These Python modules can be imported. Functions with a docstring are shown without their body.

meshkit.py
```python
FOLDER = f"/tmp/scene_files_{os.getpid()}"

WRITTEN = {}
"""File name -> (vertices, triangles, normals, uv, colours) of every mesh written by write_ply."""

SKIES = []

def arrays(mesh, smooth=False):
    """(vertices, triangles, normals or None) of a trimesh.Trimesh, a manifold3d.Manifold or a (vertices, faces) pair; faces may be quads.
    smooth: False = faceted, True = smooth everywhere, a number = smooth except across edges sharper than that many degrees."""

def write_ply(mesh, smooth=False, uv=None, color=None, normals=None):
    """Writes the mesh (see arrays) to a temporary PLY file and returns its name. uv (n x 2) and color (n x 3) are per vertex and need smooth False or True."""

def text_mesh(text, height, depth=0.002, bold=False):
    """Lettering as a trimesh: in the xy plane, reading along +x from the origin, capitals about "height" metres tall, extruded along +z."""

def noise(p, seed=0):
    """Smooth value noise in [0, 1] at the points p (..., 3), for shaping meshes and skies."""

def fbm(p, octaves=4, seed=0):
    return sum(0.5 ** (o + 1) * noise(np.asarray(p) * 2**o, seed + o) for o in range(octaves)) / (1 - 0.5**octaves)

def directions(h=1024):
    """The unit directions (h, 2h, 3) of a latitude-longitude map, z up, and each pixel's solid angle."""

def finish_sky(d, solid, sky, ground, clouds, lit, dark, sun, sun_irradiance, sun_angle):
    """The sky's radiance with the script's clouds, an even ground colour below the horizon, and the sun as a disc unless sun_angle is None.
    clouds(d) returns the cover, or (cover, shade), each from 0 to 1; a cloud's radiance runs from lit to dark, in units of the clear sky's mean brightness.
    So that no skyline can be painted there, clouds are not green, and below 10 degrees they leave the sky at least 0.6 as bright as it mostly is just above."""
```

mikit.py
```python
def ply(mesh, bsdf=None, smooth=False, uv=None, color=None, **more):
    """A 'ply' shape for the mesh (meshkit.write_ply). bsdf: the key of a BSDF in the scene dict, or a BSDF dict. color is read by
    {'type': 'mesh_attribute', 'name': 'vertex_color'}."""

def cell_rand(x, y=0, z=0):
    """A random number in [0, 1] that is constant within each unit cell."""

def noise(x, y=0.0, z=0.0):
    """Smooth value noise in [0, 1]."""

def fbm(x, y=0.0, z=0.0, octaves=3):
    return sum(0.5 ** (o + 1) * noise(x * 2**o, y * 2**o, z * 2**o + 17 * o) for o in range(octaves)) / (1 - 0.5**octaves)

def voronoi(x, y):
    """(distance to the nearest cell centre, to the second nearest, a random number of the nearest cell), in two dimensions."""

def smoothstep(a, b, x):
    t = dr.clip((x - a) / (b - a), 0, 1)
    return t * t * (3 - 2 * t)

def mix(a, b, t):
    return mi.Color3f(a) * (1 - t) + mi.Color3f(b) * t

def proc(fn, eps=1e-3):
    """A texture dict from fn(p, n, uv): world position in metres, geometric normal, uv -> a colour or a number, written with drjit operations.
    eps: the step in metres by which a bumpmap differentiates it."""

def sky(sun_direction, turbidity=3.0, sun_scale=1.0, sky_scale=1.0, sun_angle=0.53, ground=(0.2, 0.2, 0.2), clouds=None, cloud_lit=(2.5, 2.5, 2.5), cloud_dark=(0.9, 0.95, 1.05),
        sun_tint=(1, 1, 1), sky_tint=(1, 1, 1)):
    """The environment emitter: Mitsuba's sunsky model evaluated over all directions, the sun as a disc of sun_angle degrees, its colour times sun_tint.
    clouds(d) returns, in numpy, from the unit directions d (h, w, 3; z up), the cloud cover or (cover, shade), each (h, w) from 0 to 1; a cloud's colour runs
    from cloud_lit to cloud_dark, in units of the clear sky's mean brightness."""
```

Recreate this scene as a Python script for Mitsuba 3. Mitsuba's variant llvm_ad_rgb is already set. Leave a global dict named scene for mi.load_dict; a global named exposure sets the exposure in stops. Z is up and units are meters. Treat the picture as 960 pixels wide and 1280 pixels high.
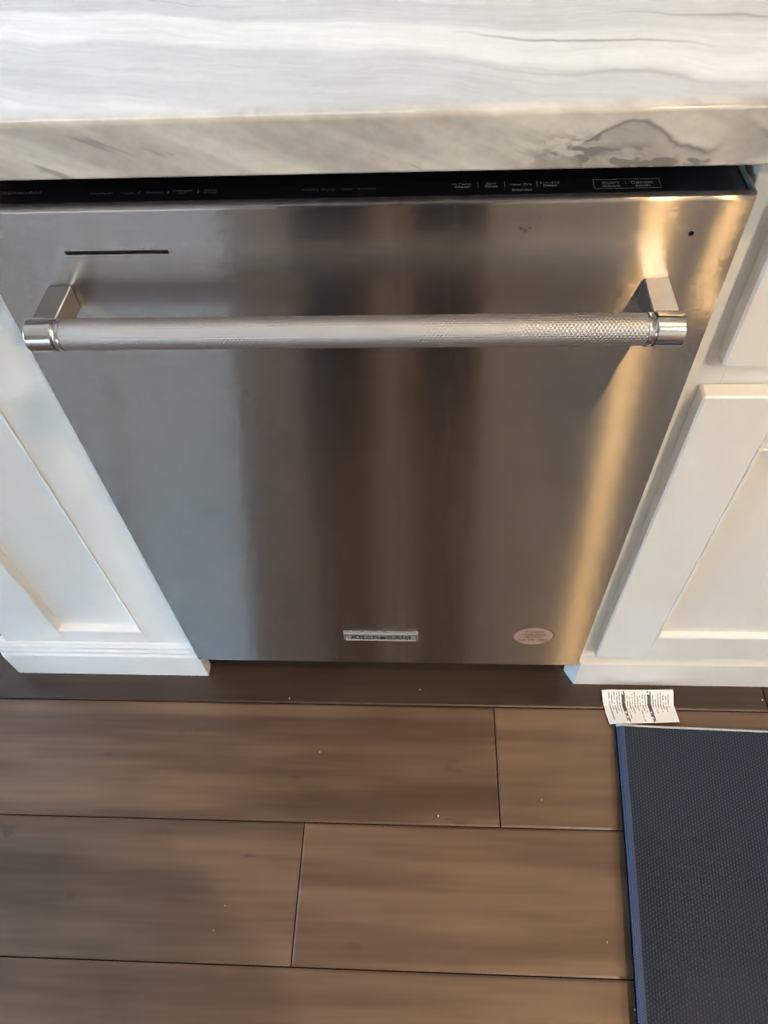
import math, numpy as np, trimesh, manifold3d as m3, mitsuba as mi, drjit as dr
import mikit, meshkit
from mikit import ply, proc, noise, fbm, voronoi, cell_rand, smoothstep, mix

T = mi.ScalarTransform4f
scene, labels = {}, {}

# ------------------------------------------------------------------ camera, sky, lights, exposure
CAM = np.array([0.061, -0.5167, 1.1787])
RIGHT = np.array([0.9985, 0.0358, -0.0413]); UP = np.array([-0.0038, 0.7994, 0.6008]); FWD = np.array([-0.0545, 0.5997, -0.7983])
FPX = 927.16
scene['camera'] = {'type': 'perspective', 'fov': math.degrees(2 * math.atan(480 / FPX)), 'fov_axis': 'x', 'near_clip': 0.02, 'far_clip': 200.0,
                   'to_world': T().look_at(origin=CAM.tolist(), target=(CAM + FWD).tolist(), up=UP.tolist())}
exposure = 3.1
SKY = dict(sun_direction=(0.8, -0.3, 0.6), turbidity=3.0, sun_scale=0.6, sky_scale=1.0, sky_tint=(0.88, 1.02, 1.06), ground=(0.22, 0.24, 0.26))
SKY_GAIN = 8.0
def cloud_cover(d):
    # a cloud bank to the north (+y), broken cloud to the south, clear to the west
    north = np.clip((d[..., 1] + 0.05) / 0.45, 0, 1)
    return north * (0.5 + 0.4 * meshkit.fbm(d * 2.5 + 4, 4, 3)) + 0.35 * np.clip(-d[..., 1], 0, 1) * meshkit.fbm(d * 4 + 1, 4, 8), 0.35 * meshkit.fbm(d * 3 + 9, 3, 5)
scene['sky'] = mikit.sky(**SKY, clouds=cloud_cover, cloud_lit=(1.35, 1.45, 1.5), cloud_dark=(0.85, 0.93, 1.0))
scene['sky']['scale'] = SKY_GAIN
# recessed ceiling lamps: x, y, radius, radiance (warm)
LAMPS = [(0.76, -0.80, 0.035, (212, 128, 52)), (1.45, -2.2, 0.055, (212, 203, 186))]

# ------------------------------------------------------------------ materials
def mat(key, d):
    scene[key] = d
    return key

def rgb(*c):
    return {'type': 'rgb', 'value': list(c)}

def paint(key, c, rough=0.45, spec=0.5, two=True):
    return mat(key, {'type': 'principled', 'base_color': rgb(*c), 'roughness': rough, 'specular': spec})

def srgb(r, g, b):
    return tuple(((x / 255 + 0.055) / 1.055) ** 2.4 if x > 10 else x / 255 / 12.92 for x in (r, g, b))

def paint_fn(p, n, uv):
    a = fbm(p.x * 9, p.y * 9, p.z * 9, 3)
    return mix((0.78, 0.76, 0.71), (0.81, 0.795, 0.75), a)
CAB = mat('cabinet_paint', {'type': 'principled', 'base_color': proc(paint_fn), 'roughness': 0.38, 'specular': 0.5})
WALL = paint('wall_paint', (0.62, 0.60, 0.56), 0.8, 0.3)
CEIL = paint('ceiling_paint', (0.78, 0.77, 0.75), 0.85, 0.3)

def steel_fn(p, n, uv):
    s = noise(p.x * 6, p.z * 1500, p.y * 1500)
    s2 = fbm(p.x * 35, p.z * 900, 3.1, 2)
    c = mi.Color3f(0.80, 0.795, 0.785) * (0.90 + 0.07 * s + 0.07 * s2)
    spot = 0.0                                   # dried brown drips near the top edge
    for x, z, r in ((.1335, .8522, .0011), (.1372, .8500, .0014), (.1405, .8525, .0010), (.147, .861, .0008)):
        spot = spot + dr.exp(-(dr.square(p.x - x) + dr.square(p.z - z)) / (r * r))
    run = dr.exp(-dr.square((p.x - .1165 - .12 * (p.z - .855)) / .0012)) * smoothstep(.842, .846, p.z) * (1 - smoothstep(.866, .870, p.z))
    c = mix(c, (0.9, 0.88, 0.85), 0.35 * run)
    return mix(c, (0.12, 0.06, 0.04), dr.clip(spot, 0, 0.85))
def steel_bump(p, n, uv):
    g = noise(p.x * 120, p.z * 900, 2.0) * 0.00006            # the brushing
    # the sheet flares a little towards its right edge, high up
    x = dr.maximum(p.x - 0.268, 0.0)
    return g + 2.0 * dr.square(x) * smoothstep(0.70, 0.82, p.z)
def steel_lobe(au, av):
    return {'type': 'roughconductor', 'eta': rgb(2.5, 2.55, 2.5), 'k': rgb(3.4, 3.3, 3.2), 'distribution': 'ggx', 'alpha_u': au, 'alpha_v': av, 'specular_reflectance': proc(steel_fn)}
STEEL = mat('brushed_steel', {'type': 'bumpmap', 'arbitrary': proc(steel_bump, 4e-4), 'scale': 1.0,
            'bsdf': {'type': 'blendbsdf', 'weight': 0.55, 'a': steel_lobe(0.013, 0.085), 'b': steel_lobe(0.008, 0.46)}})
CHROME = mat('chrome', {'type': 'roughconductor', 'eta': rgb(2.6, 2.6, 2.5), 'k': rgb(3.6, 3.6, 3.5), 'alpha': 0.03, 'distribution': 'ggx'})
POSTM = mat('satin_chrome', {'type': 'roughconductor', 'eta': rgb(2.6, 2.6, 2.5), 'k': rgb(3.5, 3.45, 3.35), 'alpha': 0.10, 'distribution': 'ggx'})
def knurl_fn(p, n, uv):
    a = uv.x * 2 * math.pi * 10
    k = 2 * math.pi / 0.0032
    u = dr.sin(k * p.x * 0.5 + a) ; v = dr.sin(k * p.x * 0.5 - a)
    return u * u * v * v
KNURL = mat('knurled_steel', {'type': 'bumpmap', 'arbitrary': proc(knurl_fn, 2e-4), 'scale': 0.0007,
            'bsdf': {'type': 'roughconductor', 'eta': rgb(2.5, 2.5, 2.45), 'k': rgb(3.6, 3.5, 3.4), 'alpha': 0.17, 'distribution': 'ggx'}})
BLACK = mat('black_gloss', {'type': 'principled', 'base_color': rgb(0.006, 0.006, 0.008), 'roughness': 0.22, 'specular': 0.4})
DARK = paint('dark_plastic', (0.012, 0.011, 0.011), 0.6, 0.3)
PRINT = paint('grey_print', (0.22, 0.22, 0.22), 0.6, 0.2)
FAINT = paint('faint_print', (0.085, 0.085, 0.085), 0.6, 0.2)
GREYPL = paint('grey_plastic', (0.20, 0.20, 0.19), 0.5, 0.4)
LETTER = paint('badge_letter', (0.012, 0.012, 0.014), 0.35, 0.5)
BADGE = paint('badge_plate', (0.24, 0.23, 0.22), 0.45, 0.5)
STICK = paint('sticker_paper', (0.40, 0.27, 0.20), 0.55, 0.4)
STICKRIM = paint('sticker_rim', (0.16, 0.075, 0.05), 0.55, 0.4)
STICKINK = paint('sticker_ink', (0.09, 0.04, 0.03), 0.6, 0.3)

def marble_fn(p, n, uv):
    # the pattern lives in 3-D; a beige bed runs along the front edge
    x, y, z = p.x, p.y, p.z
    front = 1 - smoothstep(-0.014, 0.004, y)
    w = fbm(x * 3.0 + 3, y * 3.0, z * 3.0, 3) - 0.5
    w2 = fbm(x * 15 + 11, y * 15, z * 15, 4) - 0.5
    w3 = fbm(x * 60 + 4, y * 60, z * 60, 2) - 0.5
    t = (y + 0.20 * x + 0.9 * (z - 0.945)) + 0.12 * w + 0.034 * w2 + 0.006 * w3
    bands = fbm(t * 20, x * 1.6 + 2, z * 2, 4)
    fine = fbm(t * 120 + 5, x * 14, z * 9, 4)
    cloud = fbm(x * 11 + 7, y * 16, z * 9, 4)
    grain = fbm(x * 160, y * 160, z * 160, 2)
    c = mix((0.675, 0.72, 0.725), (0.44, 0.48, 0.505), smoothstep(0.38, 0.66, bands) * 0.7)
    def vein(q, wd):
        d = dr.abs(t - q + 0.016 * (fbm(x * 14, q * 30, z * 6, 3) - 0.5))
        return dr.exp(-dr.square(d / wd))
    v = 0.9 * vein(0.115, 0.0024) + 0.8 * vein(0.165, 0.0022) + 0.7 * vein(0.235, 0.0028) + 0.5 * vein(0.06, 0.0028) + 0.7 * vein(0.31, 0.0026) + 0.6 * vein(0.37, 0.0024) + 0.5 * vein(0.20, 0.002)
    v = v * smoothstep(0.25, 0.6, noise(x * 6, t * 10, 4.0)) * (1 - front)
    c = mix(c, (0.29, 0.305, 0.32), dr.clip(v * 0.85, 0, 1))
    c = c * (0.82 + 0.26 * fine) * (0.96 + 0.08 * grain) * (0.86 + 0.26 * cloud)
    q = z + 0.42 * x
    bed = mix((0.64, 0.63, 0.57), (0.43, 0.415, 0.375), smoothstep(0.35, 0.72, fbm(x * 7 + 9, q * 55, y * 9, 4)))
    bed = bed * (0.88 + 0.24 * grain)
    flake = smoothstep(0.60, 0.74, fbm(x * 24 + 9, q * 150, y * 20, 3)) * smoothstep(0.45, 0.65, noise(x * 16 + 3, z * 40, 2.0))
    bed = mix(bed, (0.20, 0.19, 0.175), flake * 0.7)
    c = mix(c, bed, front * 0.9)
    # grey smoky hook in the bed on the right
    zc = 0.9165 + 0.0215 * dr.exp(-dr.square((x - 0.198) / 0.030)) + 0.010 * smoothstep(0.245, 0.285, x)
    rag = 0.006 * (fbm(x * 70, z * 90, 1.0, 3) - 0.5)
    inx = smoothstep(0.158, 0.172, x) * (1 - smoothstep(0.245, 0.265, x))
    hook = dr.exp(-dr.square((z - zc + rag) / 0.0015)) * inx
    under = (1 - smoothstep(-0.002, 0.002, z - zc + rag)) * inx
    blot = dr.exp(-dr.square((x - 0.160) / 0.024) - dr.square((z - 0.921) / 0.009)) * smoothstep(0.46, 0.62, fbm(x * 90 + z * 60, z * 170, y * 40, 4))
    low = smoothstep(0.50, 0.66, fbm(x * 60 - z * 60, z * 120 + x * 40, 3.0, 3)) * smoothstep(0.12, 0.15, x) * (1 - smoothstep(0.26, 0.29, x)) * (1 - smoothstep(0.916, 0.926, z))
    tail = smoothstep(0.235, 0.285, x) * (0.35 + 0.65 * smoothstep(0.35, 0.6, fbm(x * 30, z * 50, 6.0, 4)))
    sm = dr.clip(0.50 * hook + 0.42 * under + 0.85 * blot + 0.5 * low + 0.50 * tail, 0, 0.85)
    return mix(c, (0.14, 0.14, 0.145), sm * front)
MARBLE = mat('marble', {'type': 'principled', 'base_color': proc(marble_fn), 'roughness': 0.14, 'specular': 0.5})

def plank_mat(i, seed, tone):
    def fn(p, n, uv):
        x = p.x + seed * 3.7; y = p.y + seed * 1.3
        g1 = fbm(x * 2.2, y * 26, seed, 4)
        g2 = fbm(x * 7, y * 150, seed + 2.0, 3)
        bl = fbm(x * 5, y * 8, seed + 5.0, 3)
        c = mix((0.115, 0.066, 0.040), (0.215, 0.135, 0.082), smoothstep(0.25, 0.75, g1))
        c = c * (0.80 + 0.25 * g2) * (0.70 + 0.55 * bl)
        kn = smoothstep(0.80, 0.86, fbm(x * 16, y * 34, seed + 9.0, 3))
        c = mix(c, (0.07, 0.042, 0.026), kn * 0.45)
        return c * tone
    def bump(p, n, uv):
        return fbm(p.x * 9 + seed, p.y * 40, 1.0, 3)
    return mat('plank_wood_%d' % i, {'type': 'bumpmap', 'arbitrary': proc(bump, 1.5e-3), 'scale': 0.0008,
               'bsdf': {'type': 'principled', 'base_color': proc(fn), 'roughness': 0.36, 'specular': 0.5}})
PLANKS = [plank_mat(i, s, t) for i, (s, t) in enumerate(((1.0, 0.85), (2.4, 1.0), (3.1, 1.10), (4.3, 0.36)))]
SUB = paint('joint_dark', (0.012, 0.009, 0.007), 0.8, 0.1)

def weave_fn(p, n, uv):
    # uv in metres on the mat: columns of small staggered stitches
    pu, pv = 0.0043, 0.0052
    cx = uv.x / pu
    i = dr.floor(cx)
    odd = i - 2 * dr.floor(i / 2)
    cy = uv.y / pv + 0.5 * odd
    a = cx - i - 0.5; b = cy - dr.floor(cy) - 0.5
    r = dr.sqrt(dr.square(a * 1.15) + dr.square(b))
    return 1 - smoothstep(0.12, 0.50, r)
def weave_col(p, n, uv):
    return mix((0.005, 0.010, 0.022), (0.022, 0.042, 0.085), weave_fn(p, n, uv))
MAT = mat('mat_vinyl', {'type': 'bumpmap', 'arbitrary': proc(weave_fn, 5e-4), 'scale': 0.0009,
          'bsdf': {'type': 'principled', 'base_color': proc(weave_col), 'roughness': 0.32, 'specular': 0.5}})
def sky_edge_col(p, n, uv):  # blue of the reflected sky is put into the mat edge colour
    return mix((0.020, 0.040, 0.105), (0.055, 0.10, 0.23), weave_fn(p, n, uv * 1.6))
MATEDGE = mat('mat_sky_blue', {'type': 'bumpmap', 'arbitrary': proc(lambda p, n, uv: weave_fn(p, n, uv * 1.6), 4e-4), 'scale': 0.0004,
          'bsdf': {'type': 'principled', 'base_color': proc(sky_edge_col), 'roughness': 0.28, 'specular': 0.6}})
MATB = paint('mat_foam', (0.012, 0.012, 0.014), 0.9, 0.2)
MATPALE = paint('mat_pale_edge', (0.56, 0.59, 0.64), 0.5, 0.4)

def leaflet_fn(p, n, uv):
    # uv in metres: lines of small print run along v, in blocks, with two dark banners
    u, v = uv.x, uv.y
    line = u / 0.0042
    li = dr.floor(line)
    inl = smoothstep(0.22, 0.32, line - li) * (1 - smoothstep(0.62, 0.72, line - li))
    word = noise(v / 0.0022, li * 7.3, 1.0)
    lo = 0.002 + 0.010 * cell_rand(li, 2.0, 5.0); hi = 0.028 + 0.034 * cell_rand(li, 4.0, 5.0)
    on = inl * smoothstep(0.22, 0.4, word) * smoothstep(0.0, 0.001, v - lo) * (1 - smoothstep(0.0, 0.001, v - hi))
    on = on * dr.select(cell_rand(li, 3.0, 8.0) > 0.18, 1.0, 0.0) * smoothstep(0.008, 0.010, u) * (1 - smoothstep(0.108, 0.110, u))
    band = 0.0
    for c, a, b in ((0.0335, 0.002, 0.060), (0.0760, 0.004, 0.062)):
        solid = (1 - smoothstep(0.0, 0.003, dr.abs(v - 0.024) - 0.013)) 
        broken = smoothstep(0.42, 0.5, noise(v / 0.0026, u / 0.0012, 3.0)) * smoothstep(0.0, 0.001, v - a) * (1 - smoothstep(0.0, 0.001, v - b))
        band = band + (1 - smoothstep(0.0026, 0.0030, dr.abs(u - c))) * dr.maximum(solid, broken)
    col = mix((0.82, 0.815, 0.78), (0.12, 0.12, 0.12), dr.clip(on * 0.8, 0, 1))
    return mix(col, (0.075, 0.07, 0.055), dr.clip(band, 0, 1))
PAPER = mat('leaflet_paper', {'type': 'twosided', 'b': {'type': 'principled', 'base_color': proc(leaflet_fn), 'roughness': 0.5, 'specular': 0.4}})
CRUMB = paint('crumb_bread', (0.62, 0.56, 0.47), 0.7, 0.3)
GLASS = mat('pane_glass', {'type': 'thindielectric'})

# ------------------------------------------------------------------ mesh helpers
def cbox(x0, x1, y0, y1, z0, z1, c=0.0012):
    c = min(c, (x1 - x0) * .45, (y1 - y0) * .45, (z1 - z0) * .45)
    pts = []
    for sx in (0, 1):
        for sy in (0, 1):
            for sz in (0, 1):
                p = np.array([(x0, x1)[sx], (y0, y1)[sy], (z0, z1)[sz]]); d = np.array([1 - 2 * sx, 1 - 2 * sy, 1 - 2 * sz]) * c
                for k in range(3):
                    q = p + d; q[k] = p[k]; pts.append(q)
    return trimesh.convex.convex_hull(np.array(pts))

def join(*ms):
    return trimesh.util.concatenate(ms)

def extrude_x(poly, x0, x1):
    """poly: (y, z) points counter-clockwise seen from +x; extruded along x."""
    poly = np.asarray(poly, float)
    cs = m3.CrossSection([poly.tolist()], m3.FillRule.NonZero)
    m = cs.extrude(x1 - x0).to_mesh()
    v, f = np.array(m.vert_properties[:, :3]), np.array(m.tri_verts)
    w = np.stack([v[:, 2] + x0, v[:, 0], v[:, 1]], 1)
    return trimesh.Trimesh(w, f, process=False)

def to_man(t):
    return m3.Manifold(m3.Mesh(np.asarray(t.vertices, np.float32), np.asarray(t.faces, np.uint32)))

def from_man(m):
    me = m.to_mesh()
    return trimesh.Trimesh(np.array(me.vert_properties[:, :3], float), np.array(me.tri_verts), process=False)

def split(mesh, ang=30):
    return trimesh.graph.smooth_shade(mesh, angle=math.radians(ang), facet_minarea=None)

def put(key, mesh, bsdf, smooth=30, **more):
    scene[key] = ply(mesh, bsdf, smooth, **more)
    return key

def lathe_x(profile, x0, yc, zc, n=48):
    """profile: (x offset, radius) list, revolved about the x axis through (yc, zc). uv.x = turn."""
    m = trimesh.creation.revolve(np.array([(r, h) for h, r in profile]), sections=n)
    v = m.vertices.copy()
    return trimesh.Trimesh(np.stack([v[:, 2] + x0, v[:, 0] + yc, v[:, 1] + zc], 1), m.faces, process=False)

def label(key, text, cat=None, group=None, kind=None):
    d = {}
    if text: d['label'] = text
    if cat: d['category'] = cat
    if group: d['group'] = group
    if kind: d['kind'] = kind
    labels[key] = d

# ------------------------------------------------------------------ room shell
X0, X1, Y0, Y1, ZC = -2.6, 2.6, -3.4, 0.66, 2.5
def holed(axis, at, thick, a0, a1, b0, b1, holes):
    """wall slab across axis ('x' or 'y') with rectangular holes (a0, a1, z0, z1)."""
    def slab(p0, p1, q0, q1, t0, t1):
        return trimesh.creation.box(bounds=[[t0, p0, q0], [t1, p1, q1]] if axis == 'x' else [[p0, t0, q0], [p1, t1, q1]])
    m = to_man(slab(a0, a1, b0, b1, at, at + thick))
    for h in holes:
        m = m - to_man(slab(*h, at - 0.05, at + thick + 0.05))
    return from_man(m)
W1 = (-1.95, 0.10, 1.36, 2.14)      # window over the counter (x, z)
W2 = (-1.25, -0.12, 0.12, 2.2)    # tall window in the left wall (y, z)
W3 = (-2.45, -0.95, 0.12, 0.95)    # unseen low window added in the front wall, sized for cool fill and steel reflections (x, z)
put('wall_back', holed('y', Y1, 0.12, X0 - .12, X1 + .12, 0, ZC, [W1]), WALL, False)
put('wall_left', holed('x', X0 - .12, 0.12, Y0, Y1, 0, ZC, [W2]), WALL, False)
put('wall_right', trimesh.creation.box(bounds=[[X1, Y0, 0], [X1 + .12, Y1, ZC]]), WALL, False)
put('wall_front', holed('y', Y0 - .12, 0.12, X0 - .12, X1 + .12, 0, ZC, [W3]), WALL, False)
put('ceiling', trimesh.creation.box(bounds=[[X0 - .12, Y0 - .12, ZC], [X1 + .12, Y1 + .12, ZC + .1]]), CEIL, False)
for k in ('wall_back', 'wall_left', 'wall_right', 'wall_front', 'ceiling'):
    label(k, None, kind='structure')
def window(name, axis, at, a0, a1, z0, z1, nm):
    def bx(p0, p1, q0, q1, t0, t1):
        return cbox(t0, t1, p0, p1, q0, q1, .003) if axis == 'x' else cbox(p0, p1, t0, t1, q0, q1, .003)
    f = 0.05
    put(name, join(bx(a0, a1, z0, z0 + f, at, at + .06), bx(a0, a1, z1 - f, z1, at, at + .06), bx(a0, a0 + f, z0 + f, z1 - f, at, at + .06), bx(a1 - f, a1, z0 + f, z1 - f, at, at + .06)), CAB, False)
    label(name, None, kind='structure')
    w = (a1 - a0 - 2 * f) / nm
    for i in range(nm):
        p0 = a0 + f + i * w
        if i: put(name + '__mullion' + ('_%03d' % (i - 1) if i > 1 else ''), bx(p0 - .02, p0 + .02, z0 + f, z1 - f, at + .01, at + .05), CAB, False)
        pan = np.array([[p0 + .02, z0 + f], [p0 + w - .02, z0 + f], [p0 + w - .02, z1 - f], [p0 + .02, z1 - f]])
        v = np.stack([np.full(4, at + .03), pan[:, 0], pan[:, 1]], 1) if axis == 'x' else np.stack([pan[:, 0], np.full(4, at + .03), pan[:, 1]], 1)
        put(name + '__pane' + ('_%03d' % i if i else ''), (v, np.array([[0, 1, 2], [0, 2, 3]])), GLASS, False)
window('window_1', 'y', Y1 + .03, *W1, 2)
window('window_2', 'x', X0 - .09, *W2, 2)
window('window_3', 'y', Y0 - .09, *W3, 2)

# ------------------------------------------------------------------ floor: bevelled planks on a dark base
put('floor', trimesh.creation.box(bounds=[[X0 - .12, Y0 - .12, -0.05], [X1 + .12, Y1 + .12, -0.004]]), SUB, False)
label('floor', None, kind='structure')
ROW0, PITCH = -0.0331, 0.1887      # seam nearest the cabinets, plank width
rng = np.random.default_rng(7)
def plank_mesh(x0, x1, y0, y1):
    g = 0.0008; b = 0.0030
    x0 += g; x1 -= g; y0 += g; y1 -= g
    lo = np.array([[x0, y0], [x1, y0], [x1, y1], [x0, y1]]); hi = np.array([[x0 + b, y0 + b], [x1 - b, y0 + b], [x1 - b, y1 - b], [x0 + b, y1 - b]])
    v = np.vstack([np.c_[lo, np.full(4, -.004)], np.c_[lo, np.full(4, -.0014)], np.c_[hi, np.zeros(4)]])
    f = [[8, 9, 10], [8, 10, 11]]
    for s in (0, 4):
        for k in range(4):
            a, b2 = s + k, s + (k + 1) % 4
            f += [[a, b2, b2 + 4], [a, b2 + 4, a + 4]]
    return trimesh.Trimesh(v, np.array(f), process=False)
np_ = 0
KNOWN = {0: [-1.05, 0.62], 1: [-1.15, 0.1766, 1.35], 2: [-1.55, -0.1195, 1.2], 3: [-0.85, 0.72]}
for r in range(-4, 18):
    yb, yt = ROW0 - PITCH * r, ROW0 - PITCH * (r - 1)
    yt = min(yt, Y1)
    if yb < Y0: yb = Y0
    if yt - yb < .01: continue
    cuts = KNOWN.get(r) or sorted(rng.uniform(-2.2, 2.2) + np.array([0, 1.5, -1.5]))
    xs = [X0] + [c for c in cuts if X0 + .1 < c < X1 - .1] + [X1]
    for i in range(len(xs) - 1):
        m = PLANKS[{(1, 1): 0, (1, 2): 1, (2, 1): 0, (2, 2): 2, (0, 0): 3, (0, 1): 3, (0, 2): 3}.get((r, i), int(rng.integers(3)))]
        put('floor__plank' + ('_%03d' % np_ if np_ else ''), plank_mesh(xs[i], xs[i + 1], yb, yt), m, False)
        np_ += 1

# ------------------------------------------------------------------ countertop
CZ0, CZ1, CY0 = 0.9056, 0.9467, -0.015
def counter():
    r = 0.0035
    prof = []
    for a in np.linspace(math.pi, math.pi / 2, 6): prof.append((CY0 + r + r * math.cos(a), CZ1 - r + r * math.sin(a)))
    prof = [(CY0, CZ0 + .002), ] + prof + [(Y1 - .002, CZ1), (Y1 - .002, CZ0), (CY0 + .002, CZ0)]
    return extrude_x(prof[::-1], -0.672, 1.9)
put('countertop', counter(), MARBLE, 40)
label('countertop', 'pale grey veined marble countertop slab above the dishwasher and white cabinets', 'countertop')

# ------------------------------------------------------------------ dishwasher
HW, DZ0, DZ1 = 0.3015, 0.0906, 0.8757
def door_mesh():
    r, rb = 0.004, 0.0025
    prof = [(0.030, DZ1 - .006), (0.030, DZ0), (rb, DZ0)]
    for a in np.linspace(-math.pi / 2, -math.pi, 5)[1:]: prof.append((rb + rb * math.cos(a), DZ0 + rb + rb * math.sin(a)))
    prof += [(0, z) for z in np.linspace(DZ0 + .05, DZ1 - .03, 12)]
    for a in np.linspace(math.pi, math.pi / 2, 7): prof.append((r + r * math.cos(a), DZ1 - r + r * math.sin(a)))
    prof += [(0.0075, DZ1), (0.0075, DZ1 - .006)]
    m = to_man(extrude_x(prof[::-1], -HW, HW))
    m = m - to_man(trimesh.creation.box(bounds=[[-.2290, -.01, .8352], [-.1445, .004, .8388]]))
    hole = trimesh.creation.cylinder(0.0021, 0.02, sections=20, transform=trimesh.transformations.rotation_matrix(math.pi / 2, [1, 0, 0]))
    hole.apply_translation([0.263, 0.0, 0.8454])
    m = m - to_man(hole)
    return from_man(m)
dm = split(door_mesh(), 25)
scene['dishwasher__door'] = ply(dm, STEEL, True, uv=np.stack([dm.vertices[:, 0], dm.vertices[:, 2] - dm.vertices[:, 1] * 1.3], 1))
label('dishwasher', 'built-in brushed stainless steel dishwasher with a knurled bar handle, between two white cabinets', 'dishwasher')
def ring_frame(x0, x1, z0, z1, w, y0, y1, c=.0002):
    return join(cbox(x0, x1, y0, y1, z0, z0 + w, c), cbox(x0, x1, y0, y1, z1 - w, z1, c), cbox(x0, x0 + w, y0, y1, z0 + w, z1 - w, c), cbox(x1 - w, x1, y0, y1, z0 + w, z1 - w, c))
put('dishwasher__door__vent_slot', join(trimesh.creation.box(bounds=[[-.2289, .0030, .8353], [-.1446, .0039, .8387]])), DARK, False)
put('dishwasher__door__slot_rim', ring_frame(-.2304, -.1431, .8340, .8401, .0014, -.0006, .001), CHROME, False)
label('dishwasher__door__vent_slot', 'dark narrow vent slot')
ind = trimesh.creation.cylinder(0.002, 0.001, sections=20, transform=trimesh.transformations.rotation_matrix(math.pi / 2, [1, 0, 0])); ind.apply_translation([.263, .006, .8454])
put('dishwasher__door__indicator_hole', ind, DARK, 30)
label('dishwasher__door__indicator_hole', 'tiny black indicator light hole')
# body behind, black top strip with the printed controls
put('dishwasher__tub', cbox(-.296, .296, .031, .60, .11, .868, .003), DARK, False)
PZ = 0.8722
put('dishwasher__control_panel', cbox(-HW + .001, HW - .001, .0078, .0305, PZ - .008, PZ, .0006).union(cbox(-HW + .001, HW - .001, .030, .060, PZ - .008, PZ, .0006)) if False else cbox(-HW + .001, HW - .001, .0078, .062, PZ - .004, PZ, .0006), BLACK, False)
label('dishwasher__control_panel', 'glossy black control strip with grey printed words')
put('dishwasher__control_panel__end_trim', cbox(HW - .0006, HW + .0016, .004, .062, PZ - .010, PZ + .0035, .0004), GREYPL, False)
TXT = []
def word(s, xc, yc, h, depth=.00012, bold=False, width=None):
    m = meshkit.text_mesh(s, h, depth, bold)
    lo, hi = m.bounds
    if width: m.apply_scale([width / (hi[0] - lo[0]), 1, 1]); lo, hi = m.bounds
    m.apply_translation([xc - (lo[0] + hi[0]) / 2, yc - h / 2, PZ])
    TXT.append(m); put('dishwasher__control_panel__word' + ('_%03d' % (len(TXT) - 1) if len(TXT) > 1 else ''), m, FAINT if xc < .05 else PRINT, False)
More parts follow.
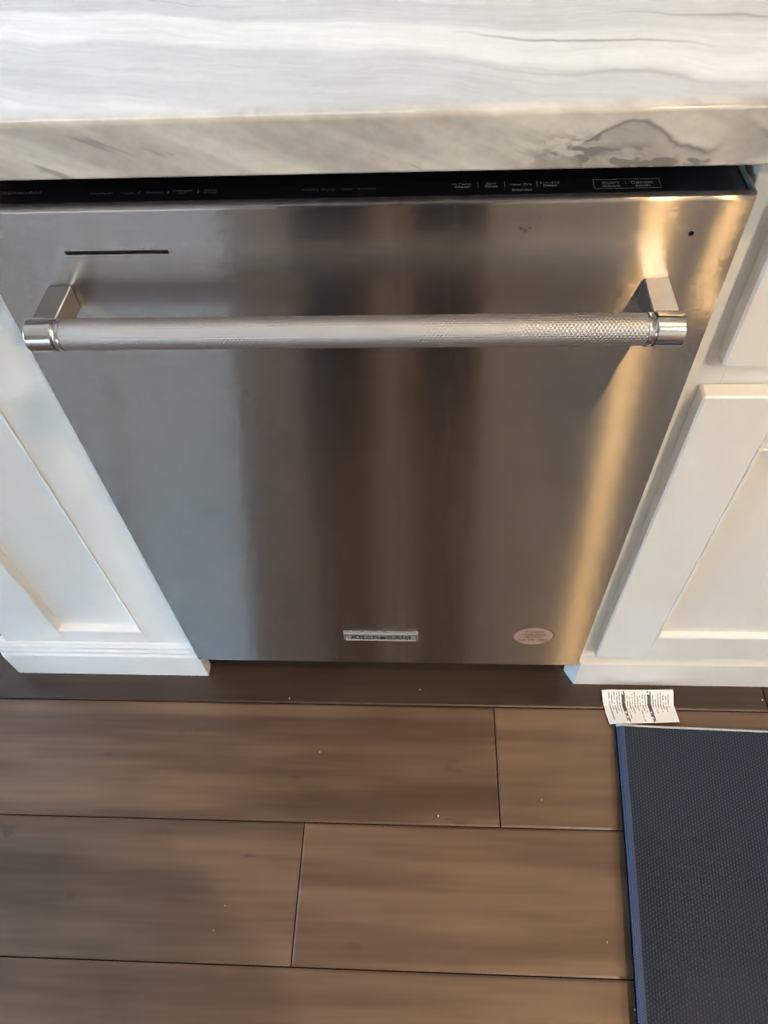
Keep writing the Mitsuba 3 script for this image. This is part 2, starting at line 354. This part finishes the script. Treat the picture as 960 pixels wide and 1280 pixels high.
word('KitchenAid', -.262, .0295, .0040, width=.036)
Yw = .0262
for s, a, b in (('ProWash', -.203, -.185), ('Tough', -.1787, -.1684), ('Normal', -.1581, -.1446)):
    word(s, (a + b) / 2, Yw, .0026, width=b - a)
word('Express', -.129, Yw + .0018, .0022, width=.0145); word('Wash', -.129, Yw - .0018, .0022)
word('Quick', -.1067, Yw + .0018, .0022, width=.010); word('Rinse', -.1067, Yw - .0018, .0022, width=.010)
for s, a, b in (('Washing', -.035, -.0219), ('Drying', -.0195, -.0089), ('Clean', -.0039, .0054), ('Sanitized', .0085, .0228)):
    word(s, (a + b) / 2, .0255, .0024, width=b - a)
word('Hi Temp', .0887, .0292, .0026, width=.0145); word('Wash', .0887, .0252, .0026, bold=True, width=.0115)
word('Sani', .1112, .0292, .0026, width=.0075); word('Rinse', .1112, .0252, .0026, bold=True, width=.0095)
word('Heat Dry', .1338, .0272, .0026, width=.0165); word('Extended', .1338, .0195, .0024, bold=True, width=.0148)
word('2-4-8 Hr', .1557, .0290, .0026, width=.0150); word('Delay', .1557, .0250, .0026, bold=True, width=.0105)
word('Start', .2010, .0270, .0036, width=.0130); word('RESUME', .2010, .0222, .0021, bold=True, width=.0130)
word('Cancel', .2245, .0270, .0036, width=.0165); word('DRAIN', .2245, .0222, .0021, bold=True, width=.0105)
bars = [cbox(x - .0002, x + .0002, .0235, .0315, PZ, PZ + .00012, .00002) for x in (.1010, .1213, .1458)] + [cbox(x - .0002, x + .0002, .0240, .0285, PZ, PZ + .00012, .00002) for x in (-.1635, -.1405, -.1165, .2122)]
for k, m in enumerate(bars): put('dishwasher__control_panel__divider_line' + ('_%03d' % k if k else ''), m, PRINT, False)
fr = [cbox(.1881, .2378, y, y + .0004, PZ, PZ + .00012, .00002) for y in (.0187, .0316)] + [cbox(x, x + .0004, .0191, .0316, PZ, PZ + .00012, .00002) for x in (.1881, .2374)]
put('dishwasher__control_panel__button_outline', join(*fr), PRINT, False)
put('dishwasher__toe_panel', cbox(-.30, .30, .062, .075, .004, .105, .002), DARK, False)
label('dishwasher__toe_panel', 'black toe panel set back under the door')
# handle
HY, HZ = -.0500, .7955
bx0, bx1 = -.2315, .2325
bar = trimesh.creation.revolve(np.array([(0.0126, 0), (0.0126, bx1 - bx0)]), sections=64)
def bar_mesh(nu=72):
    xs = np.array([bx0, bx1]); a = np.linspace(0, 2 * math.pi, nu + 1)
    v = np.array([[x, HY + .0126 * math.cos(t), HZ + .0126 * math.sin(t)] for x in xs for t in a])
    nrm = np.array([[0, math.cos(t), math.sin(t)] for x in xs for t in a])
    uv = np.array([[t / (2 * math.pi), x] for x in xs for t in a])
    f = []
    for i in range(nu): f += [[i, i + 1, nu + 1 + i + 1], [i, nu + 1 + i + 1, nu + 1 + i]]
    return trimesh.Trimesh(v, np.array(f), process=False), uv
bm, buv = bar_mesh()
scene['dishwasher__handle__bar'] = ply(bm, KNURL, True, uv=buv)
label('dishwasher__handle__bar', 'knurled round steel bar')
for i, (s, xa) in enumerate(((-1, -.2595), (1, .2600))):
    sfx = '_001' if i else ''
    cap = [(0, 0), (0, .0115), (.0006, .0130), (.0018, .0137), (.0212, .0137), (.0222, .0132), (.0225, .0126), (.0225, 0)]
    ms = lathe_x([(h, r) for h, r in cap], 0, 0, 0)
    if s > 0: ms.apply_transform(np.diag([-1., 1, 1, 1]))
    ms.apply_translation([xa, HY, HZ]); ms.fix_normals()
    put('dishwasher__handle__end_cap' + sfx, ms, CHROME, 35)
    col = [(.0220, .0), (.0220, .0128), (.0232, .0122), (.0245, .0130), (.0272, .0136), (.0285, .0134), (.0285, 0)]
    ms = lathe_x(col, 0, 0, 0)
    if s > 0: ms.apply_transform(np.diag([-1., 1, 1, 1]))
    ms.apply_translation([xa, HY, HZ]); ms.fix_normals()
    put('dishwasher__handle__collar' + sfx, ms, CHROME, 35)
    x0, x1 = (-.2565, -.2362) if s < 0 else (.2365, .2570)
    put('dishwasher__handle__post' + sfx, cbox(x0, x1, HY, -.0002, HZ - .0125, HZ + .0112, .0010), POSTM, False)
    label('dishwasher__handle__post' + sfx, 'flat-sided satin steel bracket')
    label('dishwasher__handle__end_cap' + sfx, 'polished chrome end cap')
# badge
def sticking_frame(x0, x1, z0, z1):
    """a raised border with sloping outer faces"""
    out = []
    prof = [(0, -.0002), (.0022, -.0054), (.0034, -.0054), (.0044, -.0034), (.0044, -.0002)]
    for k in range(4):
        pts = []
        for t, y in prof:
            c = [(x0 + t, z0 + t), (x1 - t, z0 + t), (x1 - t, z1 - t), (x0 + t, z1 - t)]
            pts += [[c[k][0], y, c[k][1]], [c[(k + 1) % 4][0], y, c[(k + 1) % 4][1]]]
        out.append(trimesh.convex.convex_hull(np.array(pts)))
    return out
put('dishwasher__badge', cbox(-.0585, .0525, -.0036, -.0001, .1735, .1985, .0008), BADGE, False)
put('dishwasher__badge__frame', join(*sticking_frame(-.0585, .0525, .1735, .1985)), CHROME, False)
label('dishwasher__badge', 'small raised metal name badge')
label('dishwasher__badge__frame', 'bright bevelled chrome border')
t = meshkit.text_mesh('KitchenAid', .0110, .0007, False); lo, hi = t.bounds
t.apply_scale([.088 / (hi[0] - lo[0]), 1, 1]); t.apply_transform(trimesh.transformations.rotation_matrix(math.pi / 2, [1, 0, 0])); lo, hi = t.bounds
t.apply_translation([-.003 - (lo[0] + hi[0]) / 2, -.0038 - (hi[1]), .1800 - 0])
put('dishwasher__badge__lettering', t, LETTER, False)
label('dishwasher__badge__lettering', 'dark letters of the badge')
# sticker
def oval(rx, rz, y0, y1, n=48):
    cs = m3.CrossSection([[(rx * math.cos(a), rz * math.sin(a)) for a in np.linspace(0, 2 * math.pi, n, endpoint=False)]], m3.FillRule.NonZero)
    m = from_man(cs.extrude(y1 - y0))
    v = m.vertices
    return trimesh.Trimesh(np.stack([v[:, 0], -v[:, 2] - y0, v[:, 1]], 1), m.faces, process=False)
SX, SZ = .2219, .1880
o = oval(.0303, .0275, 0.00005, .0002); o.apply_translation([SX, 0, SZ]); put('dishwasher__sticker__rim', o, STICKRIM, False)
o = oval(.0283, .0255, 0.0001, .0003); o.apply_translation([SX, 0, SZ]); put('dishwasher__sticker', o, STICK, False)
label('dishwasher__sticker', 'small oval pinkish paper sticker with dark print')
def stk(s, zc, h, w):
    m = meshkit.text_mesh(s, h, .0001, True); lo, hi = m.bounds
    m.apply_scale([w / (hi[0] - lo[0]), 1, 1]); m.apply_transform(trimesh.transformations.rotation_matrix(math.pi / 2, [1, 0, 0])); lo, hi = m.bounds
    m.apply_translation([SX - (lo[0] + hi[0]) / 2, -.0003 - hi[1], zc - h / 2])
    return m
for k, a in enumerate((('AUTHORIZED', SZ + .0135, .0052, .026), ('APPLIANCE SERVICE', SZ + .0055, .0052, .036), ('SERVICE CO', SZ - .002, .0052, .026), ('800-300-7021', SZ - .0115, .0066, .043))):
    put('dishwasher__sticker__text_line' + ('_%03d' % k if k else ''), stk(*a), STICKINK, False)

# ------------------------------------------------------------------ cabinets
FY = 0.025
def sticking(x0, x1, z0, z1, yf, yb, w):
    """four mitred quarter-round strips round an opening, from the front face yf at the opening's edge to yb at w inside."""
    out = []
    prof = [(w * math.sin(a), yb - (yb - yf) * math.cos(a)) for a in np.linspace(0, math.pi / 2, 6)] + [(w, yb + .0008), (0, yb + .0008)]
    for k in range(4):
        pts = []
        for t, y in prof:
            c = [(x0 + t, z0 + t), (x1 - t, z0 + t), (x1 - t, z1 - t), (x0 + t, z1 - t)]
            pts += [[c[k][0], y, c[k][1]], [c[(k + 1) % 4][0], y, c[(k + 1) % 4][1]]]
        out.append(trimesh.convex.convex_hull(np.array(pts)))
    return out
def shaker(base, x0, x1, z0, z1, ox0, ox1, oz0, oz1, yf, yb, depth, w, ch=.0015):
    put(base + '__stile', cbox(x0, ox0, yf, yb, z0, z1, ch), CAB, False)
    put(base + '__stile_001', cbox(ox1, x1, yf, yb, z0, z1, ch), CAB, False)
    put(base + '__rail', cbox(ox0 - .0014, ox1 + .0014, yf, yb, z0, oz0, ch), CAB, False)
    put(base + '__rail_001', cbox(ox0 - .0014, ox1 + .0014, yf, yb, oz1, z1, ch), CAB, False)
    put(base + '__panel', cbox(ox0 - .001, ox1 + .001, yf + depth, yb, oz0 - .001, oz1 + .001, .0003), CAB, False)
    for k, m in enumerate(sticking(ox0, ox1, oz0, oz1, yf - .0012, yf + depth, w)):
        put(base + '__bead' + ('_%03d' % k if k else ''), m, CAB, 40)
def plinth(key, x0, x1, y0, zt, prof, mitre_l=0.0):
    poly = [(FY + .01, 0.0), (FY + .01, zt)] + prof + [(y0, 0.0)]
    m = extrude_x(poly[::1], x0, x1)
    if m.volume < 0: m.invert()
    if mitre_l:
        v = m.vertices; k = np.abs(v[:, 0] - x0) < 1e-6
        v[k, 0] -= mitre_l * (v[k, 1] - y0)
    put(key, m, CAB, 25)
# left
LX0, LX1 = -.6275, -.3060
put('base_cabinet__carcass', cbox(LX0 + .004, LX1, FY + .018, .63, .02, CZ0 - .001, .002), CAB, False)
shaker('base_cabinet', LX0, LX1, .062, CZ0 - .001, -.5260, -.3875, .1370, .8100, FY, FY + .018, .009, .007, .0012)
plinth('base_cabinet__plinth', -.6455, -.3095, .0140, .099, [(.0225, .099), (.0205, .0935), (.0190, .0915), (.0190, .0850), (.0165, .0800), (.0165, .0735), (.0140, .0690)])
put('base_cabinet__plinth_return', cbox(-.6455, LX0 + .003, .036, .63, 0, .069, .001), CAB, False)
label('base_cabinet', 'narrow white shaker panel cabinet left of the dishwasher, with stepped base moulding', 'cabinet')
# right
RX0, RX1 = .3080, 1.12
put('base_cabinet_001__carcass', cbox(RX0 + .002, RX1, FY + .018, .63, .02, CZ0 - .001, .002), CAB, False)
put('base_cabinet_001__face_frame', join(cbox(RX0, .3460, FY, FY + .018, .07, CZ0 - .001, .001), cbox(1.08, RX1, FY, FY + .018, .07, CZ0 - .001, .001), cbox(.3450, 1.081, FY + .0001, FY + .018, .650, .735, .001),
    cbox(.3450, 1.081, FY + .0001, FY + .018, .845, CZ0 - .001, .001), cbox(.3450, 1.081, FY + .0001, FY + .018, .07, .125, .001), cbox(.69, .74, FY + .0001, FY + .018, .124, .651, .001)), CAB, False)
put('base_cabinet_001__drawer_front', cbox(.3310, 1.098, .005, FY, .7048, .8650, .0022), CAB, False)
shaker('base_cabinet_001__door', .3265, .7080, .1100, .6680, .4035, .6310, .1780, .5930, .005, FY, .008, .006, .002)
shaker('base_cabinet_001__door_001', .7180, 1.098, .1100, .6680, .7950, 1.021, .1780, .5930, .005, FY, .008, .006, .002)
plinth('base_cabinet_001__plinth', .3110, RX1, .0100, .0775, [(.0112, .0775), (.0100, .0763)], 0.55)
label('base_cabinet_001', 'cream white cabinet with raised-edge door and drawer front, right of the dishwasher', 'cabinet')

# ------------------------------------------------------------------ kitchen mat
MATZ, MATW, MATL = .0150, .46, 1.05
M_A = np.array([.3680, -.0615]); M_T = np.array([-.0870, -.9962]); M_S = np.array([.9997, -.0248])
def mat_lift(s, t):
    # the left edge has curled up off the floor, more so away from the corner
    return (.003 + .015 * np.clip(t / .22, 0, 1) ** .8) * np.clip(1 - s / .075, 0, 1) ** 2
def mat_piece(s0, s1, t0, t1, foam):
    """the part of the mat with s0 <= s <= s1, t0 <= t <= t1 (s from the left edge, t from the back edge): top skin, rims, and its underside"""
    ss = np.unique(np.r_[np.clip(np.r_[0, .0006, .0015, .003, .005, .008, .012, .018, .026, .036, .05, .075, .15, .3, MATW - .012, MATW - .006, MATW - .002, MATW], s0, s1)])
    tt = np.unique(np.r_[np.clip(np.r_[0, .0006, .0015, .003, .006, .010, .016, np.linspace(.03, MATL - .02, 30), MATL - .01, MATL - .003, MATL], t0, t1)])
    S, Tt = np.meshgrid(ss, tt, indexing='ij')
    def round_over(d, r):
        q = np.clip(1 - d / r, 0, 1)
        return np.sqrt(np.clip(1 - q * q, 0, 1))
    lift = mat_lift(S, Tt)
    h = np.minimum.reduce([round_over(S, .012), round_over(MATW - S, .010), round_over(Tt, .008), round_over(MATL - Tt, .008)])
    top = lift + .0075 + (MATZ - .0075) * h
    XY = M_A + S[..., None] * M_S + Tt[..., None] * M_T
    bottom = lift + .0074
    if foam: top, bottom = bottom, lift + .0002
    n, m = S.shape
    V = [np.concatenate([XY, top[..., None]], -1).reshape(-1, 3)]; UV = [np.stack([S, Tt], -1).reshape(-1, 2)]
    F = []
    idx = lambda a, b, o=0: o + a * m + b
    for a in range(n - 1):
        for b in range(m - 1):
            F += [[idx(a, b), idx(a, b + 1), idx(a + 1, b + 1)], [idx(a, b), idx(a + 1, b + 1), idx(a + 1, b)]]
    if True:
        o = n * m
        V.append(np.concatenate([XY, bottom[..., None]], -1).reshape(-1, 3)); UV.append(UV[0])
        for a in range(n - 1):
            for b in range(m - 1):
                F += [[idx(a, b, o), idx(a + 1, b + 1, o), idx(a, b + 1, o)], [idx(a, b, o), idx(a + 1, b, o), idx(a + 1, b + 1, o)]]
        def rim(p):
            for (a, b), (c, d) in zip(p[:-1], p[1:]):
                F.extend([[idx(a, b), idx(a, b, o), idx(c, d)], [idx(c, d), idx(a, b, o), idx(c, d, o)]])
        rim([(a, 0) for a in range(n)]); rim([(n - 1, b) for b in range(m)]); rim([(a, m - 1) for a in range(n)][::-1]); rim([(0, b) for b in range(m)][::-1])
    mesh = trimesh.Trimesh(np.vstack(V), np.array(F), process=False)
    if mesh.face_normals[0][2] < 0: mesh.invert()
    return mesh, np.vstack(UV)
EB, BB = .0120, .0060
for key, box, m in (('kitchen_mat__pad', (EB, MATW, BB, MATL), MAT), ('kitchen_mat__sky_blue_edge', (0, EB, BB, MATL), MATEDGE), ('kitchen_mat__back_edge', (0, MATW, 0, BB), MATPALE), ('kitchen_mat__foam', (.0005, MATW - .0005, .0005, MATL - .0005), MATB)):
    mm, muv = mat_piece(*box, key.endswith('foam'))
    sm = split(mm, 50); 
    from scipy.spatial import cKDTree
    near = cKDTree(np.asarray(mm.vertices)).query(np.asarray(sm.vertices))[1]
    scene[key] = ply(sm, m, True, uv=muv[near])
label('kitchen_mat', 'dark blue-black woven cushioned floor mat in front of the right cabinet', 'mat')
label('kitchen_mat__sky_blue_edge', 'rounded side edge with blue sky reflection put into its colour')
label('kitchen_mat__foam', 'black foam underside')
label('kitchen_mat__back_edge', 'pale thin back edge')

# ------------------------------------------------------------------ folded leaflet
def leaflet():
    nu, nv = 24, 24
    TL, TR = np.array([.3535, -.0045]), np.array([.4690, -.0025]); BL, BR = np.array([.3590, -.0625]), np.array([.4695, -.0575])
    V, UV = [], []
    for j in range(nv + 1):
        v = j / nv
        for i in range(nu + 1):
            u = i / nu
            p = (TL * (1 - u) + TR * u) * (1 - v) + (BL * (1 - u) + BR * u) * v
            f = .40
            z = (.0150 * (1 - v / f) ** 1.0 if v < f else .0100 * ((v - f) / (1 - f)) ** .9) + .0008 + .0012 * math.sin(u * 7 + 1) * abs(v - f)
            if v < .12: z -= .004 * (1 - v / .12) ** 2
            edge = max(0, 1 - u / .12)
            z -= edge ** 2 * .003 * (1 if z > .004 else 0)
            V.append([p[0], p[1], max(z, .0006)]); UV.append([u * .116, v * .064])
    F = []
    for j in range(nv):
        for i in range(nu):
            a = j * (nu + 1) + i
            F += [[a, a + 1, a + nu + 2], [a, a + nu + 2, a + nu + 1]]
    return trimesh.Trimesh(np.array(V), np.array(F)[:, ::-1], process=False), np.array(UV)
lm, luv = leaflet()
scene['folded_leaflet'] = ply(lm, PAPER, True, uv=luv)
label('folded_leaflet', 'creased white printed paper leaflet on the floor behind the mat', 'leaflet')

# ------------------------------------------------------------------ crumbs
crng = np.random.default_rng(3)
for i, (x, y, a, b) in enumerate(((-.1052, -.1140, 1.0, 1.0), (.0838, -.2076, 1.0, 1.5), (.3132, -.3676, .7, 1.9), (.3380, -.4434, 1.3, 1.4), (.0545, -.0048, 1.0, 1.1), (-.1646, -.0244, 1.3, .9), (.6139, -.0129, 1.2, 1.0), (.2412, -.1803, .8, .8), (-.2228, -.3382, .9, .8), (-.2336, -.3698, .8, .8))):
    m = trimesh.creation.icosphere(subdivisions=1, radius=1.0)
    m.vertices *= (1 + crng.uniform(-.25, .25, (len(m.vertices), 1))) * np.array([a * .0011, b * .0011, .0007])
    m.apply_translation([x, y, .0005])
    k = put('crumb' + ('_%03d' % i if i else ''), m, CRUMB, False)
    label(k, 'tiny pale crumb lying on the brown wooden floor', 'crumb', 'crumbs scattered on the floor')

# ------------------------------------------------------------------ ceiling lamps
LAMPW = paint('lamp_trim_white', (0.8, 0.79, 0.77), 0.5, 0.4)
for i, (x, y, lr, c) in enumerate(LAMPS):
    k = 'recessed_light' + ('_%03d' % i if i else '')
    tr = trimesh.creation.annulus(lr, lr + .03, .012, sections=40); tr.apply_translation([x, y, ZC - .006])
    put(k + '__trim_ring', tr, LAMPW, 30)
    dsk = trimesh.creation.cylinder(lr, .006, sections=40); dsk.apply_translation([x, y, ZC - .004])
    scene[k + '__lens'] = ply(dsk, LAMPW, False, emitter={'type': 'area', 'radiance': rgb(*c)})
    label(k, ('small bright warm recessed downlight in the ceiling near the right end of the dishwasher', 'larger recessed downlight in the ceiling in the middle of the room')[i], 'ceiling light', 'recessed ceiling lights')

# ------------------------------------------------------------------ the photographer (seen only as the dark double band in the steel door)
SKIN = paint('skin', (0.50, 0.31, 0.23), 0.5, 0.4)
TROUS = paint('trouser_cloth', (0.028, 0.027, 0.028), 0.9, 0.1)
SHIRT = paint('shirt_cloth', (0.055, 0.058, 0.065), 0.9, 0.1)
SHOE = paint('shoe_leather', (0.03, 0.028, 0.028), 0.5, 0.4)
HAIR = paint('hair_brown', (0.035, 0.022, 0.015), 0.5, 0.4)
SCREEN = paint('phone_black', (0.01, 0.01, 0.012), 0.25, 0.5)
def ball(p, r, seg=20):
    return m3.Manifold.sphere(float(r), seg).translate([float(x) for x in p])
def chain(pts, extra=0.0):
    """[(point, radius), ...] -> hulls of neighbouring spheres."""
    return [m3.Manifold.batch_hull([ball(a, ra + extra), ball(b, rb + extra)]) for (a, ra), (b, rb) in zip(pts[:-1], pts[1:])]
def flesh(parts, edge, it=12):
    m = from_man(m3.Manifold.batch_boolean(parts, m3.OpType.Add).refine_to_length(edge))
    m.merge_vertices()
    trimesh.smoothing.filter_taubin(m, iterations=it)
    return m
def build_person():
    px = -.012
    hip = {-1: (px - .085, -.87, .90), 1: (px + .085, -.87, .90)}
    knee = {-1: (px - .115, -.80, .49), 1: (px + .120, -.80, .49)}
    ank = {-1: (px - .120, -.845, .085), 1: (px + .128, -.845, .085)}
    sh = {-1: (px - .165, -.83, 1.36), 1: (px + .165, -.83, 1.36)}
    elb = {-1: (px - .225, -.80, 1.09), 1: (px + .235, -.80, 1.09)}
    wr = {-1: (px - .045, -.635, 1.085), 1: (px + .150, -.640, 1.085)}
    def torso(e=0.0):
        P = [m3.Manifold.batch_hull([ball((px - .075, -.87, .93), .105 + e), ball((px + .075, -.87, .93), .105 + e), ball((px - .06, -.86, 1.10), .095 + e), ball((px + .06, -.86, 1.10), .095 + e)]),
             m3.Manifold.batch_hull([ball((px - .06, -.86, 1.10), .095 + e), ball((px + .06, -.86, 1.10), .095 + e), ball((px - .10, -.835, 1.29), .085 + e), ball((px + .10, -.835, 1.29), .085 + e)]),
             m3.Manifold.batch_hull([ball((px - .10, -.835, 1.29), .085 + e), ball((px + .10, -.835, 1.29), .085 + e), ball(sh[-1], .058 + e), ball(sh[1], .058 + e), ball((px, -.82, 1.40), .055 + e)])]
        return P
    def leg(s, e=0.0):
        return chain([(hip[s], .085), (knee[s], .057), ((ank[s][0], -.85, .33), .056), (ank[s], .038)], e)
    def arm(s, e=0.0):
        return chain([(sh[s], .052), (elb[s], .040), (wr[s], .027)], e)
    parts = torso() + chain([((px, -.82, 1.38), .055), ((px + .01, -.79, 1.49), .050)])
    hc = np.array([px + .015, -.755, 1.575])
    fw, upv = np.array([.03, .80, -.60]), np.array([.0, .60, .80])
    H = lambda f, r, u: tuple(hc + fw * f + np.array([1., 0, 0]) * r + upv * u)
    parts += [m3.Manifold.batch_hull([ball(H(-.025, 0, .045), .080), ball(H(.02, 0, .03), .072), ball(H(.045, 0, -.055), .040), ball(H(.055, 0, -.075), .026)]),
              m3.Manifold.batch_hull([ball(H(.088, 0, .012), .010), ball(H(.108, 0, -.022), .012)]), *chain([(H(.084, -.018, -.052), .007), (H(.087, .018, -.052), .007)]),
              *[ball(H(-.005, s * .080, -.005), .022) for s in (-1, 1)], *[m3.Manifold.batch_hull([ball(H(.083, s * .018, .026), .010), ball(H(.078, s * .045, .026), .009)]) for s in (-1, 1)]]
    for s in (-1, 1):
        parts += leg(s) + arm(s)
        parts += [m3.Manifold.batch_hull([ball(ank[s], .036), ball((ank[s][0], -.87, .04), .035), ball((ank[s][0] + s * .015, -.70, .028), .026)])]
    body = flesh(parts, .018, 10)
    # hands: palm and five fingers each, closed on the long sides of the phone
    hands = []
    R_, U_, F_ = RIGHT, UP, FWD
    ph = CAM - FWD * .0105 - UP * .058 + RIGHT * .018
    for s in (-1, 1):
        w = np.array(wr[s]); side = ph + R_ * s * .040 - U_ * .045
        pa = side + R_ * s * .022 - U_ * .020 - F_ * .010
        hp = [m3.Manifold.batch_hull([ball(w, .026), ball(pa, .016), ball(pa + U_ * .045 + R_ * s * .002, .014), ball(pa - F_ * .012 - U_ * .01, .014)])]
        for k, (ln, off) in enumerate(((1.0, .050), (1.08, .030), (1.0, .010), (.82, -.010))):
            a = pa + U_ * off + R_ * s * .004; b = a + F_ * .022 * ln - R_ * s * .006; c = b - R_ * s * .028 * ln + F_ * .004; d = c - R_ * s * .016 * ln - F_ * .004
            hp += chain([(a, .0092), (b, .0086), (c, .0078), (d, .0070)])
        a = pa - U_ * .012 - F_ * .012; b = a - R_ * s * .016 - F_ * .014 + U_ * .022; c = b - R_ * s * .018 + U_ * .022 + F_ * .002
        hp += chain([(a, .0125), (b, .0105), (c, .0085)])
        hands += [flesh(hp, .004, 6)]
    full = from_man(to_man(body) + to_man(hands[0]) + to_man(hands[1]))
    put('person__body', full, SKIN, True)
    e = .012
    tr = [m3.Manifold.batch_hull([ball((px - .075, -.87, .93), .105 + e), ball((px + .075, -.87, .93), .105 + e), ball((px - .066, -.865, 1.02), .098 + e), ball((px + .066, -.865, 1.02), .098 + e)])]
    for s in (-1, 1): tr += chain([(hip[s], .088), (knee[s], .064), ((ank[s][0], -.85, .33), .064), (ank[s], .058)], e * .8)
    put('person__trousers', flesh(tr, .018, 8), TROUS, True)
    st = torso(e + .004)
    for s in (-1, 1): st += chain([(sh[s], .052), (elb[s], .042), (tuple(np.array(elb[s]) * .25 + np.array(wr[s]) * .75), .034)], .012)
    put('person__shirt', flesh(st, .018, 8), SHIRT, True)
    for s in (-1, 1):
        x = ank[s][0]
        shoe = m3.Manifold.batch_hull([ball((x, -.885, .045), .042), ball((x, -.85, .09), .044), ball((x + s * .012, -.74, .045), .042), ball((x + s * .018, -.68, .034), .032)])
        shoe = shoe.trim_by_plane([0, 0, 1], 0.001)
        put('person__shoe' + ('_001' if s > 0 else ''), from_man(shoe), SHOE, 40)
    hair = m3.Manifold.batch_hull([ball(H(-.030, 0, .050), .084), ball(H(.012, 0, .052), .076), ball(H(-.045, 0, -.03), .068)]) - m3.Manifold.cube([.4, .4, .4], True).translate([float(v) for v in H(.278, 0, -.10)])
    put('person__hair', flesh([hair], .015, 8), HAIR, True)
    label('person', 'person in dark trousers standing on the wooden floor facing the dishwasher, holding a phone', 'person')
    for s in (-1, 1):
        ey = trimesh.creation.icosphere(2, .0085); ey.apply_translation(H(.0865, s * .031, .010))
        put('person__eye' + ('_001' if s > 0 else ''), ey, SCREEN, True)
    # the phone: the lens sits on the camera's side
    b = cbox(-.036, .036, -.074, .074, -.004, .004, .003)
    M = np.eye(4); M[:3, 0], M[:3, 1], M[:3, 2], M[:3, 3] = R_, U_, F_, ph
    b.apply_transform(M)
    put('smartphone', b, SCREEN, False)
    label('smartphone', 'black phone held up in both hands of the standing person', 'phone')
build_person()
